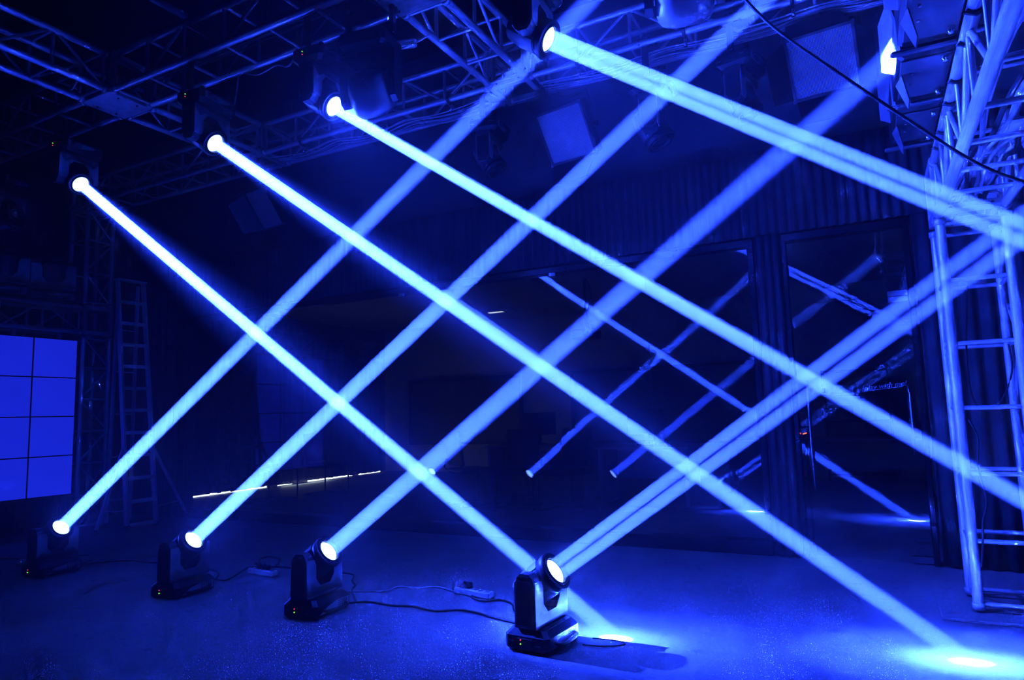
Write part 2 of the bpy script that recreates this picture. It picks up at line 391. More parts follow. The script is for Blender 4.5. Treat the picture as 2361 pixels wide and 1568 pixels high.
truss('box_truss', 'dim overhead truss at left between lamp truss and rear truss', (-5.39, 3.37, ZT), (-5.39, 4.5, ZT), E_X, E_Z, 0.38, G2, (0, 2), (1, 3), 1)
truss('box_truss', 'lamp truss left end beyond the top left corner plate', (-8.3, 3.03, ZT), (-5.42, 3.03, ZT), E_Y, E_Z, 0.41, G2, (0, 2), (1, 3))
truss('box_truss', 'lamp truss carrying the second and third hanging beams', (-5.05, 3.03, ZT), (-2.52, 3.03, ZT), E_Y, E_Z, 0.41, G2, (0, 2), (1, 3), 1)
truss('box_truss', 'lamp truss right stretch above the nearest hanging beam', (-2.15, 3.03, ZT), (1.6, 3.03, ZT), E_Y, E_Z, 0.41, G2, (0, 2), (1, 3), 1)
truss('box_truss', 'dim rear truss left stretch ending above the far tower', (-7.97, 4.53, ZT), (-5.42, 4.53, ZT), E_Y, E_Z, 0.41, G2, (0, 2), (1, 3))
truss('box_truss', 'rear truss middle stretch with cables slung below', (-5.05, 4.53, ZT), (-2.52, 4.53, ZT), E_Y, E_Z, 0.42, G2, (0, 2), (1, 3), 1)
truss('box_truss', 'rear truss right stretch above the square panel lights', (-2.15, 4.53, ZT), (1.5, 4.53, ZT), E_Y, E_Z, 0.40, G2, (0, 2), (1, 3), 1)
truss('box_truss', 'brightly lit cross truss sloping down at top centre', (-2.49, 3.37, ZT), (-2.49, 4.50, ZT), E_X, E_Z, 0.38, G2, (0, 2), (1, 3), 1)
block('dim corner block of lamp truss and top left truss', (-5.39, 3.03, ZT), (SP, SP, SH), 'corner blocks', 'bottom')
block('corner block with bright plate at the top centre edge', (-2.49, 3.03, ZT), (SP, SP, SH), 'corner blocks', 'bottom')
block('corner block where rear truss meets the dim left truss', (-5.39, 4.53, ZT), (SP, SP, SH), 'corner blocks')
block('corner block where rear truss meets the bright cross truss', (-2.49, 4.53, ZT), (SP, SP, SH), 'corner blocks')
block('corner block on top of the far left tower', (-8.31, 4.56, ZT), (SP, SP, SH), 'corner blocks')
# left tower and video wall truss
truss('truss_tower', 'far left tower lower part beside the video wall', (-8.0, 4.57, 0.02), (-8.0, 4.57, 2.21), (0, 0.30, 0), (-SP, 0, 0), 0.367, G1, (2,), (0, 1, 3), 1)
truss('truss_tower', 'far left tower upper part above its corner block', (-8.0, 4.57, 2.58), (-8.0, 4.57, 3.74), (0, 0.30, 0), (-SP, 0, 0), 0.38, G1, (2,), (0, 1, 3))
block('corner block halfway up the far left tower', (-8.31, 4.57, 2.25), (SP, 0.30, 0.30), 'corner blocks')
truss('box_truss', 'short truss carrying the video wall at left', (-8.0, 1.6, 2.25), (-8.0, 4.54, 2.25), (0, 0, 0.285), (-SP, 0, 0), 0.41, G1, (1, 3), (0, 2))
# right tower and its header
truss('truss_tower', 'bright ladder-like truss tower at the right edge', (0.43, 4.53, 0.03), (0.43, 4.53, 2.20), (SP, 0, 0), (0, 0.34, 0), 0.366, G1, (0, 2), (1, 3), 1)
block('bright corner block on top of the right tower', (0.43, 4.53, 2.25), (SP, 0.34, 0.29), 'corner blocks')
truss('box_truss', 'bright header truss at top right filled with cables', (0.43, 0.2, 2.23), (0.43, 4.50, 2.23), (SP, 0, 0), (0, 0, 0.30), 0.385, G1, (0, 2), (1, 3))
tag(MB().box((0.62, 4.66, 0.008), (0.75, 0.62, 0.016), bev=0.004).build('base_plate', FLOORM), 'flat square metal base plate under the right tower', 'base plate')

# ================================================================== LIGHT FIXTURES
def lamp(parent, x, r, beam, halo, spill, div=0.4, bw=0.82, split=0):
    rows = [('halo_light', halo, 4.5, 0, 0), ('halo_light', halo, 11, 0, 0), ('spill_light', spill, 125, 0, 0)]
    if split:   # a two-facet prism in the gate parts the beam into two lobes
        rows += [('beam_light', beam / 2, div, 1, math.radians(split)), ('beam_light', beam / 2, div, -1, math.radians(split))]
    else: rows.append(('beam_light', beam, div, 0, 0))
    for nm, pw_, spread, side, tilt in rows:
        if pw_ <= 0: continue
        ld = bpy.data.lights.new(nm, 'AREA'); ld.spread = math.radians(spread); ld.energy = pw_; ld.color = BLUE
        R_ = r * (bw if nm == 'beam_light' else 0.8)
        if side: ld.shape = 'ELLIPSE'; ld.size = R_ * 0.97; ld.size_y = R_ * 1.9
        else: ld.shape = 'DISK'; ld.size = R_ * 2
        o = bpy.data.objects.new(nm, ld); COL.objects.link(o); o.parent = parent
        o.location = (x, 0, side * R_ * 0.5); o.rotation_euler = (0, -PI / 2 - side * tilt, 0)
def fixture_meshes():
    D = {}
    # base: chamfered body, long side along Y
    mb = MB(); w2, l2 = 0.125, 0.17
    ring = lambda w_, l_, c, z: [(-w_, -l_ + c, z), (-w_ + c, -l_, z), (w_ - c, -l_, z), (w_, -l_ + c, z), (w_, l_ - c, z), (w_ - c, l_, z), (-w_ + c, l_, z), (-w_, l_ - c, z)]
    lev = [ring(w2 - .012, l2 - .012, .02, .012), ring(w2, l2, .022, .024), ring(w2, l2, .022, .082), ring(w2 - .03, l2 - .022, .02, .112), ring(w2 - .05, l2 - .04, .02, .116)]
    vs_ = [v for R in lev for v in R]; fs = []
    for k in range(len(lev) - 1):
        for i in range(8): j = (i + 1) % 8; fs.append((k * 8 + i, k * 8 + j, k * 8 + 8 + j, k * 8 + 8 + i))
    fs.append(tuple(range(8))[::-1]); fs.append(tuple(range(len(vs_) - 8, len(vs_))))
    mb.add(vs_, fs)
    for sx in (-1, 1):
        for sy in (-1, 1): mb.cyl((sx * .095, sy * .135, 0), (sx * .095, sy * .135, .014), .016, 10)
    D['base'] = (mb.mesh('base'), BLACK)
    # yoke: two arms (front / back) joined at the foot
    def arm(y):
        return [(-.055, .13), (.055, .13), (.055, .32), (.045, .355), (.025, .375), (-.025, .375), (-.045, .355), (-.055, .32)]
    mb = MB()
    for y0, y1 in ((-.165, -.103), (.103, .165)): mb.prism(arm(0), y0, y1)
    mb.prism([(-.165, .118), (.165, .118), (.165, .15), (.115, .20), (.075, .17), (-.075, .17), (-.115, .20), (-.165, .15)], -.06, .06, 'YZ')
    mb.cyl((0, 0, .10), (0, 0, .125), .055, 16)
    D['yoke'] = (mb.mesh('yoke'), CHARC)
    mb = MB()
    for s in (-1,):
        mb.prism([(-.045, .16), (.045, .16), (.045, .31), (.03, .34), (-.03, .34), (-.045, .31)], -.171, -.165)
    D['arm_cover'] = (mb.mesh('arm_cover'), BLACK)
    mb = MB()
    for i in range(6): mb.box((-.033 + i * .0132, -.166, .356), (.006, .008, .012))
    D['vent_comb'] = (mb.mesh('vent_comb'), BLACK)
    mb = MB()
    for x0, x1 in ((.056, .060), (-.060, -.056)):
        mb.prism([(-.165, .132), (-.084, .132), (-.084, .30), (-.10, .335), (-.165, .335)], x0, x1, 'YZ'); mb.prism([(.084, .132), (.165, .132), (.165, .335), (.10, .335), (.084, .30)], x0, x1, 'YZ')
        mb.prism([(-.084, .132), (.084, .132), (.084, .222), (.045, .178), (-.045, .178), (-.084, .222)], x0, x1, 'YZ')
    D['side_plate'] = (mb.mesh('side_plate'), SHELL)
    # head: along local +X, pivot at origin
    prof = [(-.150, 0.0), (-.150, .045), (-.140, .066), (-.115, .082), (-.06, .092), (.02, .094), (.06, .094), (.064, .090), (.068, .090), (.072, .096), (.086, .100), (.108, .100), (.112, .096), (.112, .080), (.094, .074), (.090, .0)]
    D['head'] = (MB().lathe(prof, 36).mesh('head'), BLACK)
    mb = MB()
    for sgn in (1, -1):   # two pale shell panels along the head
        vs_ = []; fs = []; n = 9
        for x, r in ((-.128, .080), (-.05, .0955), (.05, .0975), (.058, .097)):
            for k in range(n): t = PI / 2 * 1.15 * (k / (n - 1) - 0.5) + sgn * PI / 2; vs_.append((x, r * math.cos(t), r * math.sin(t)))
        for i in range(3):
            for k in range(n - 1): fs.append((i * n + k, i * n + k + 1, (i + 1) * n + k + 1, (i + 1) * n + k))
        mb.add(vs_, fs, True)
    D['head_shell'] = (mb.mesh('head_shell'), CHARC)
    D['lens_ring'] = (MB().lathe([(.100, .068), (.116, .068), (.118, .073), (.116, .078), (.100, .078)], 36).mesh('lens_ring'), BLACKM)
    mb = MB(); mb.lathe([(.094, .067), (.099, .050), (.102, .025), (.103, .0)], 32)
    D['lens'] = (mb.mesh('lens'), LENS)
    m2 = MB(); m2.lathe([(.094, .067), (.099, .050), (.102, .025), (.103, .0)], 32); D['dark_lens'] = (m2.mesh('lens'), CHROME)
    D['tilt_knob'] = (MB().lathe([(-.112, .0), (-.112, .030), (-.100, .042), (.100, .042), (.112, .030), (.112, .0)], 20, 'Y').mesh('tilt_axle'), BLACKM)
    D['red_led'] = (MB().cyl((0, 0, 0), (0, -.004, 0), .0031, 10).mesh('red_led'), LEDR)
    D['green_led'] = (MB().cyl((0, 0, 0), (0, -.004, 0), .0031, 10).mesh('green_led'), LEDG)
    D['display'] = (MB().box((0, 0, 0), (.085, .004, .035), bev=.001).mesh('display'), BLACKM)
    D['badge'] = (MB().box((0, 0, 0), (.034, .002, .008)).mesh('badge'), CHARC)
    mb = MB()
    for z in range(4):
        for y in range(5): mb.box((0, .04 + y * .018, .036 + z * .012), (.002, .011, .005))
    D['vent'] = (mb.mesh('side_vent'), BLACK)
    D['side_panel'] = (MB().prism([(-.13, .03), (.14, .03), (.14, .08), (.02, .08), (-.06, .062)], .1255, .1275, 'YZ').mesh('side_panel'), SHELL)
    mb = MB().tube(smooth_path([(.126, -.10, .05), (.150, -.085, .045), (.153, 0, .040), (.150, .085, .045), (.126, .10, .05)], 4), .009, 8)
    D['carry_handle'] = (mb.mesh('carry_handle'), BLACK)
    mb = MB()                                         # hook clamp for hanging units
    mb.box((0, 0, -.095), (.04, .03, .19), bev=.004)
    for t in range(9):
        a = PI * (-0.15 + 1.3 * t / 9); b = PI * (-0.15 + 1.3 * (t + 1) / 9)
        p, q = [(.036 * math.cos(k), 0, -.225 - .036 * math.sin(k)) for k in (a, b)]
        mb.cyl(p, q, .010, 6)
    mb.cyl((.03, 0, -.195), (.075, 0, -.19), .006, 8); mb.box((.078, 0, -.19), (.012, .03, .010))
    D['hook_clamp'] = (mb.mesh('hook_clamp'), BLACKM)
    for me, m in D.values(): me.materials.append(m)
    return D
FX = fixture_meshes()
def part(key, parent, loc=None, rot=None, name=None):
    me = FX[key][0]; return link(name or (me.name.split('.')[0]), me, parent, loc, rot)
def moving_head(label, loc, az, elev, group, lit=None, hang=False, scale=1.0, clamps=True, led=True, shape=(0.4, 0.82)):
    rot = (PI if hang else 0, 0, az)
    t = thing('moving_head_light', label, 'moving light', loc, rot, group, scale)
    b = part('base', t)
    k, fr = (-1, (0, 0, PI)) if hang else (1, None)          # hanging units are flipped: keep their front towards the stage
    part('display', b, (-.005, -.1705 * k, .055), fr)
    if led: part('red_led', b, (-.026, -.172 * k, .066), fr); part('green_led', b, (-.026, -.172 * k, .047), fr)
    part('badge', b, (.07, -.171 * k, .045), fr); part('badge', b, (-.085, -.171 * k, .055), fr)
    part('side_panel', b); part('vent', b, (.1285, 0, 0)); part('carry_handle', b)
    y = part('yoke', t); part('arm_cover', y, None, fr); part('side_plate', y); part('vent_comb', y, None, fr)
    h = part('head', t, (0, 0, .306), (0, -elev, 0)); part('head_shell', h); part('lens_ring', h); part('tilt_knob', h)
    part('lens' if lit else 'dark_lens', h)
    if lit: lamp(h, .122, .062, *lit, *shape)
    if hang and clamps:
        for s in (-1, 1): part('hook_clamp', t, (0, s * .155, 0))
    return t
def aim(lens, target):
    d = (Vector(target) - Vector(lens)).normalized(); return math.atan2(d.y, d.x), math.asin(d.z)
GF, GU = 'floor row of beam lights', 'hanging row of beam lights'
FL = [  # lens position, aim point, beam / halo / spill strength
    ((-5.80, 3.2, .365), (-1.275, 3.55, 3.56), 1.0, 0, .14, 'moving beam light standing farthest left on the floor'),
    ((-4.21, 3.2, .358), (-0.377, 3.57, 3.234), 1.35, 0, .22, 'second floor beam light, left of the coiled cables and white strip'),
    ((-2.98, 3.2, .363), (0.205, 3.46, 2.735), 1.0, 0, .2, 'third floor beam light, its beam striking the top right fixture'),
    ((-1.473, 3.2, .363), (0.55, 3.05, 1.79), 1.05, 0, .25, 'nearest floor beam light with pale side plates and red LED')]
for i, (lens, tgt, kb, kh, ks, lab) in enumerate(FL):
    az, el = aim(lens, tgt); d = Vector((math.cos(az) * math.cos(el), math.sin(az) * math.cos(el), math.sin(el)))
    p = Vector(lens) - d * 0.103
    moving_head(lab, (p.x, p.y, p.z - .306), az, el, GF, (BEAM_W * kb, HALO_W * kh, SPILL_W * ks), shape=((.4, .78), (.3, .78), (.7, .82), (.45, .92, .13))[i])
UL = [
    ((-5.73, 3.2, 3.187), (-1.247, 3.422, 0), 1.9, 1.0, 0, 'hanging beam light farthest left, aimed down across the stage'),
    ((-4.07, 3.2, 3.18), (.304, 3.716, 0), 2.1, 1.6, 0, 'second hanging beam light from the left below the dim truss'),
    ((-2.935, 3.2, 3.178), (.51, 3.40, .76), 2.0, 0, .5, 'third hanging beam light beside the wash light shell'),
    ((-1.40, 3.2, 3.18), (.600, 3.34, 1.818), 2.2, 0, 1.0, 'nearest hanging beam light at the top edge')]
for i, (lens, tgt, kb, kh, ks, lab) in enumerate(UL):
    az, el = aim(lens, tgt); d = Vector((math.cos(az) * math.cos(el), math.sin(az) * math.cos(el), math.sin(el)))
    p = Vector(lens) - d * 0.103
    moving_head(lab, (p.x, p.y, p.z + .306), az, -el, GU, (BEAM_W * kb, HALO_W * kh, SPILL_W * ks), hang=True, shape=((.25, .66), (.25, .66), (.3, .70), (.40, .84, .12))[i])

# ------------------------------------------------------------------ unlit moving heads and wash lights
GD = 'unlit moving lights'
moving_head('dark moving light hanging at the left edge over the video wall', (-6.95, 3.19, 3.489), 0.5, -0.2, GD, None, True, 1.25, led=False)
moving_head('unlit moving light standing on the video wall truss beside the tower', (-8.155, 4.29, 2.562), -0.3, 1.2, GD, None, False, 1.32, led=False)
moving_head('unlit moving light standing on the video wall truss at the left edge', (-8.155, 3.80, 2.562), -0.3, 1.35, GD, None, False, 1.32, led=False)
moving_head('unlit moving light under the rear truss left of the middle panel light', (-2.62, 4.69, 3.545), 0.2, 1.0, GD, None, True, 1.0, led=False)
moving_head('unlit moving light under the rear truss behind the beam crossing', (-1.25, 4.69, 3.523), 0.1, 1.1, GD, None, True, 1.1, led=False)
moving_head('unlit moving light under the rear truss left of the right panel light', (-0.62, 4.69, 3.545), -0.2, 1.2, GD, None, True, 1.0, led=False)
def wash_light(label, loc, az, elev, group):
    t = thing('wash_light', label, 'wash light', loc, (PI, 0, az), group)
    MB().box((0, 0, .055), (.26, .32, .11), bev=.02).build('base', BLACK, t)
    mb = MB()
    for y0, y1 in ((-.19, -.15), (.15, .19)):
        mb.prism([(-.05, .12), (.05, .12), (.06, .30), (.04, .42), (0, .445), (-.04, .42), (-.06, .30)], y0, y1)
    mb.box((0, 0, .135), (.11, .38, .045), bev=.008)
    mb.build('yoke', BLACK, t)
    h = MB().lathe([(-.12, 0), (-.12, .08), (-.10, .115), (-.03, .14), (.05, .145), (.10, .135), (.12, .12), (.12, .10), (.105, .095), (.105, 0)], 32).build('head', CHARC, t, (0, 0, .36), (0, -elev, 0))
    MB().lathe([(.106, .095), (.112, .06), (.115, 0)], 28).build('lens', CHROME, h)
    MB().box((-.08, 0, .112), (.06, .10, .012), (0, -.25, 0), bev=.003).build('rear_grip', BLACKM, h)
    MB().box((-.11, 0, .09), (.006, .06, .010)).build('badge', SHELL, h)
    for s in (-1, 1): part('hook_clamp', t, (0, s * .155, 0))
    return t
wash_light('dark wash light beside the third hanging beam light', (-2.62, 3.19, 3.545), 1.75, 0.8, 'wash lights')
wash_light('wash light shell at the top edge right of centre', (-0.66, 3.19, 3.545), 1.75, 0.8, 'wash lights')

# ------------------------------------------------------------------ square LED panel lights
def panel_light(label, loc, yaw, tilt, hang_y, s=0.41, group='square panel lights'):
    t = thing('panel_light', label, 'panel light', loc, (-tilt, 0, yaw), group)   # face looks along local -Y, tilted down
    t.rotation_euler = Euler((0, 0, 0)); t.rotation_mode = 'QUATERNION'
    t.rotation_quaternion = Quaternion((0, 0, 1), yaw) @ Quaternion((1, 0, 0), tilt)
    H = s / 2
    MB().box((0, .055, 0), (s + .05, .10, s + .05), bev=.012).build('housing', BLACKM, t)
    fm = MB()
    for c, d in (((0, 0, H + .0125), (s + .05, .02, .025)), ((0, 0, -H - .0125), (s + .05, .02, .025)), ((H + .0125, 0, 0), (.025, .02, s)), ((-H - .0125, 0, 0), (.025, .02, s))): fm.box(c, d)
    fm.build('front_frame', BLACKM, t)
    tag(MB().box((0, .0, 0), (s, .006, s)).build('led_face', MATRIX, t), 'pale dotted LED face')
    for k, (ax, sg) in enumerate((('z', -1), ('z', 1), ('x', -1), ('x', 1))):
        a = 0.55
        if ax == 'z':
            poly = [(-H, 0), (H, 0), (H * .8, .22), (-H * .8, .22)]
            o = MB().prism(poly, -.002, .002, 'XY').build('barn_door', BLACK, t, (0, -.01, sg * (H + .02)))
            o.rotation_euler = (PI + sg * -a, 0, 0)
        else:
            poly = [(0, -H), (0, H), (.20, H * .8), (.20, -H * .8)]
            o = MB().prism(poly, -.002, .002, 'XZ').build('barn_door', BLACK, t, (sg * (H + .02), -.01, 0))
            o.rotation_euler = (0, 0, -PI / 2 + sg * a)
    yk = MB().tube([(-H - .04, .06, 0), (-H - .04, .10, .16), (-H - .04, .12, H + .06), (H + .04, .12, H + .06), (H + .04, .10, .16), (H + .04, .06, 0)], .011, 8).build('yoke', BLACKM, t)
    for x in (-1, 1): MB().cyl((x * (H + .028), .06, 0), (x * (H + .075), .06, 0), .02, 12).build('tilt_knob', BLACKM, t)
    # hanger up to the rear chord of the truss
    M_ = t.rotation_quaternion.to_matrix().to_3x3(); inv = M_.inverted()
    top = Vector((0, .12, H + .06)); tgt = inv @ (Vector((loc[0], hang_y, 3.77)) - Vector(loc))
    bar('hanger', top, tgt, .012, BLACKM, t)
    return t
panel_light('bright square LED panel light at upper right with barn doors', (-0.114, 5.0, 3.524), -0.095, 0.667, 4.84)
panel_light('middle square LED panel light hanging below the rear truss', (-2.064, 5.0, 3.45), -0.175, 0.588, 4.84)
panel_light('dim square LED panel light at left behind the second beam', (-5.52, 5.0, 3.42), -0.12, 0.62, 4.84)
# barn-door strip lights riding on the header truss
FLAP = mat('worn_flap_paint', (0.13, 0.13, 0.14), 0.5, 0, 0.2, 30)
def strip_light(label, y, pale=False):
    t = thing('strip_light', label, 'strip light', (0.30, y, 2.60), group='strip lights on the header truss')
    MB().box((.02, 0, .10), (.22, .50, .20), bev=.015).build('housing', BLACKM, t)
    MB().box((.02, -.02, -.003), (.19, .40, .006), bev=.002).build('rear_plate', CHARC, t)
    for yy in (-.09, .02): MB().cyl((-.03, yy, -.006), (-.03, yy, -.012), .006, 8).build('screw', CHROME, t)
    for yy in (-.20, .14): MB().cyl((.085, yy, -.004), (.085, yy, -.03), .016, 10, .010).build('wing_nut', CHROME, t)
    MB().box((.0, .235, -.02), (.24, .035, .018), bev=.006).build('yoke_bar', CHARC, t)
    for pts in ([(-.135, .07, .10), (-.043, -.025, .01), (-.035, -.025, .17), (-.09, .02, .42), (-.135, .07, .33)], [(-.09, .0, -.01), (-.07, -.10, -.01), (-.05, -.11, -.13), (-.055, -.08, -.16)]):
        mb = MB(); n = len(pts); o2 = [(p[0] + .005, p[1] + .005, p[2]) for p in pts]
        mb.add(list(pts) + o2, [tuple(range(n)), tuple(range(2 * n - 1, n - 1, -1))] + [(i, i + n, (i + 1) % n + n, (i + 1) % n) for i in range(n)])
        mb.build('barn_door', FLAP if pale else CHARC, t)
    if pale:
        MB().prism([(0.003, 0.546), (-0.004, 0.46), (-0.008, 0.339), (0.007, 0.247), (0.044, 0.219), (0.072, 0.223), (0.073, 0.24), (0.058, 0.247), (0.035, 0.269), (0.017, 0.344), (0.012, 0.455), (0.014, 0.543)], .14, .17).build('bracket', WPLAST, t)
        MB().prism([(0.04, 0.534), (0.04, 0.446), (0.044, 0.347), (0.06, 0.27), (0.101, 0.266), (0.102, 0.279), (0.07, 0.284), (0.058, 0.353), (0.053, 0.442), (0.055, 0.529)], .14, .17).build('bracket', WPLAST, t)
    for yy in (-.12, .12):
        MB().tube([(.13, yy, .02), (.13, yy, -.07), (.10, yy, -.095), (.13, yy, -.105), (.165, yy, -.085)], .010, 6).build('clamp', BLACKM, t)
strip_light('strip light nearest the top edge beside the header truss', 2.86)
strip_light('strip light whose barn door is brightly struck by a beam', 3.44, True)
strip_light('dim strip light next to the right tower top', 4.05)

# ------------------------------------------------------------------ video wall
vw = thing('video_wall', 'blue lit video wall of narrow screens at the left edge', 'video wall', (-8.0, 4.05, 0))
MB().box((-.07, -.46, 1.285), (.06, 1.40, 1.74)).build('backing_frame', BLACKM, vw)
pm = MB().box((0, 0, 0), (.05, .453, .426), bev=.002).mesh('screen_panel'); pm.materials.append(BLACKM)
fb = MB(); fb.add([(.0262, -.2235, -.21), (.0262, .2235, -.21), (.0262, .2235, .21), (.0262, -.2235, .21)], [(0, 1, 2, 3)]); fm = fb.mesh('screen_face'); fm.materials.append(SCREEN)
for c in range(3):
    for r_ in range(4):
        p = link('screen_panel', pm, vw, (-.025, .23 - .4625 * c, .42 + .4325 * (r_ + .5))); link('screen_face', fm, p)
for y in (.40, -.06, -.52):
    MB().box((-.07, y, .21), (.05, .05, .42), bev=.004).build('leg', BLACKM, vw)
    MB().box((-.05, y - .12, 2.20), (.02, .05, .09), bev=.004).build('hanging_bracket', ALU_D, vw)
MB().box((-.02, -.46, .395), (.10, 1.45, .03), bev=.003).build('bottom_rail', BLACKM, vw)
tag(MB().box((-8.42, 3.2, .025), (.96, 2.2, .05), bev=.006).build('low_platform', WALLM), 'low dark platform edge below the video wall', 'platform')

# ------------------------------------------------------------------ stepladder
ld = thing('stepladder', 'tall aluminium stepladder with splayed stabiliser legs beside the tower', 'ladder', (-7.46, 5.0, 0))
bl, br_ = Vector((0, -.177, 0)), Vector((0, .172, 0)); tl, tr = Vector((-.36, -.16, 2.90)), Vector((-.36, .16, 2.90))
def flat(name, a, b, w_, th, m, parent, ref=(1, 0, 0)):
    a = Vector(a); b = Vector(b); d = (b - a); L_ = d.length; d.normalize(); x = (Vector(ref) - d * d.dot(Vector(ref))).normalized(); y = d.cross(x)
    M_ = Matrix((x, y, d)).transposed(); mb = MB().box((a + b) / 2, (th, w_, L_), M_); return mb.build(name, m, parent)
for a, b in ((bl, tl), (br_, tr)): flat('rail', a, b, .026, .06, LADM, ld)
for i in range(11):
    t_ = (0.06 + i * 0.2575) / 2.9; p, q = bl.lerp(tl, t_), br_.lerp(tr, t_)
    flat('step', p, q, .012, .075, LADM, ld, (1, 0, .1)); flat('step_lip', p + Vector((.035, 0, -.016)), q + Vector((.035, 0, -.016)), .030, .006, LADM, ld)
flat('top_cap', tl + Vector((0, -.02, 0)), tr + Vector((0, .02, 0)), .02, .10, LADM, ld)
for a, b in (((-.47, -.13, 0), (-.40, -.12, 2.86)), ((-.47, .15, 0), (-.40, .12, 2.86))): flat('rear_leg', a, b, .022, .045, LADM, ld)
for i in range(5):
    z = .3 + i * .5; f_ = z / 2.86; x = -.47 + .07 * f_; y = .13 - .01 * f_; bar('rear_brace', (x, -y, z), (x, y, z), .009, LADM, ld)
for foot, top in (((.01, -.53, 0), bl.lerp(tl, .32)), ((-.15, .68, 0), br_.lerp(tr, .32))):
    foot = Vector(foot); flat('stabiliser', foot + Vector((0, 0, .05)), top, .03, .025, LADM, ld)
    mid = foot.lerp(top, .25); side = bl if foot.y < 0 else br_
    bar('stabiliser_tie', mid, (side.x - .02, side.y, mid.z - .02), .008, LADM, ld)
    MB().cyl(foot, foot + Vector((0, 0, .06)), .024, 10, .018).build('rubber_foot', RUBBER, ld)
for a in (bl, br_, Vector((-.47, -.13, 0)), Vector((-.47, .15, 0))): MB().box(a + Vector((0, 0, .025)), (.07, .035, .05), bev=.004).build('rubber_foot', RUBBER, ld)

# ------------------------------------------------------------------ power strips and floor cables
def power_strip(label, loc, rz, plugs):
    t = thing('power_strip', label, 'power strip', loc, (0, 0, rz), 'white power strips on the floor')
    MB().box((0, 0, .022), (.30, .058, .040), bev=.006).build('body', WPLAST, t)
    for i in range(5):
        sk = MB().box((-.085 + i * .05, 0, .0425), (.036, .040, .002), bev=.0008).build('socket', GCABLE, t)
        for dx in (-.008, .008): MB().box((-.085 + i * .05 + dx, 0, .0440), (.003, .010, .001)).build('slot', BLACK, sk)
    MB().box((-.128, 0, .044), (.022, .018, .005), bev=.001).build('switch', mat('red_switch', (.5, .05, .04), .4), t)
    for i in plugs:
        pg = MB().box((-.085 + i * .05, 0, .062), (.034, .034, .038), bev=.006).build('plug', BLACK, t); MB().cyl((-.085 + i * .05, 0, .065), (-.085 + i * .05 - .03, -.02, .085), .009, 8).build('cord_relief', BLACK, pg)
power_strip('white power strip with one plug left of the nearest floor light', (-2.36, 3.86, 0), -.16, (1,))
power_strip('white power strip among coiled cables between second and third floor lights', (-4.19, 3.79, 0), -.10, (1, 2, 3))
power_strip('white power strip at the far left behind the farthest floor light', (-6.45, 3.36, 0), .5, (2,))
ZF = .007
def fc(pts, m, label, r=.006): return cable('floor_cable', [(x, y, ZF) for x, y in pts], r, m, label, 'cables on the floor')
fc([(-3.0, 3.40), (-2.899, 3.473), (-2.719, 3.46), (-2.58, 3.495), (-2.396, 3.46), (-2.26, 3.533), (-2.135, 3.526), (-1.99, 3.475), (-1.75, 3.42), (-1.62, 3.40)], RUBBER, 'black cable along the floor between third and nearest floor lights')
fc([(-3.02, 3.42), (-3.194, 3.605), (-3.125, 3.655), (-2.965, 3.729), (-2.954, 3.856), (-2.819, 3.87), (-2.692, 3.943), (-2.52, 3.885)], WCABLE, 'white cable curving to the power strip by the nearest light', .005)
fc([(-2.43, 3.90), (-2.55, 4.0), (-2.45, 3.96), (-2.33, 3.80), (-2.224, 3.76), (-2.142, 3.82), (-2.031, 3.763), (-1.958, 3.654), (-1.89, 3.60), (-1.66, 3.40)], RUBBER, 'black power cord from the right power strip to the nearest light')
fc([(-2.97, 3.44), (-3.20, 3.66), (-3.27, 3.774), (-3.375, 3.864), (-3.50, 4.02), (-3.642, 4.034), (-3.85, 4.0), (-4.06, 4.018)], RUBBER, 'black cable bending behind the third floor light')
fc([(-4.28, 3.40), (-4.402, 3.532), (-4.298, 3.543), (-4.356, 3.68), (-4.471, 3.90), (-4.367, 3.97), (-4.22, 3.86)], RUBBER, 'black cable from the second floor light towards the coiled cables')
fc([(-4.34, 3.40), (-4.434, 3.577), (-4.613, 3.72), (-4.80, 3.75), (-5.10, 3.74), (-5.351, 3.782), (-5.503, 3.745), (-5.725, 3.737), (-5.92, 3.594), (-5.96, 3.42)], RUBBER, 'black cable running from second to farthest floor light')
fc([(-4.25, 3.86), (-4.441, 3.992), (-4.648, 4.178), (-4.662, 4.283), (-4.50, 4.25), (-4.429, 4.185), (-4.307, 4.025), (-4.367, 3.97), (-4.213, 4.026), (-4.06, 4.018)], RUBBER, 'looped black cable lying behind the middle power strip')
fc([(-5.98, 3.44), (-6.08, 3.60), (-6.158, 3.676), (-6.38, 3.753), (-6.45, 3.62), (-6.46, 3.42)], RUBBER, 'short black cable behind the farthest floor light')
fc([(-6.50, 3.36), (-6.70, 3.42), (-6.90, 3.41), (-7.1, 3.30), (-7.4, 3.2)], RUBBER, 'black cable leaving the left power strip towards the frame edge')
fc([(-1.35, 3.36), (-1.22, 3.37), (-1.17, 3.33), (-1.25, 3.27), (-1.36, 3.25)], RUBBER, 'small cable loop beside the nearest floor light', .0032)

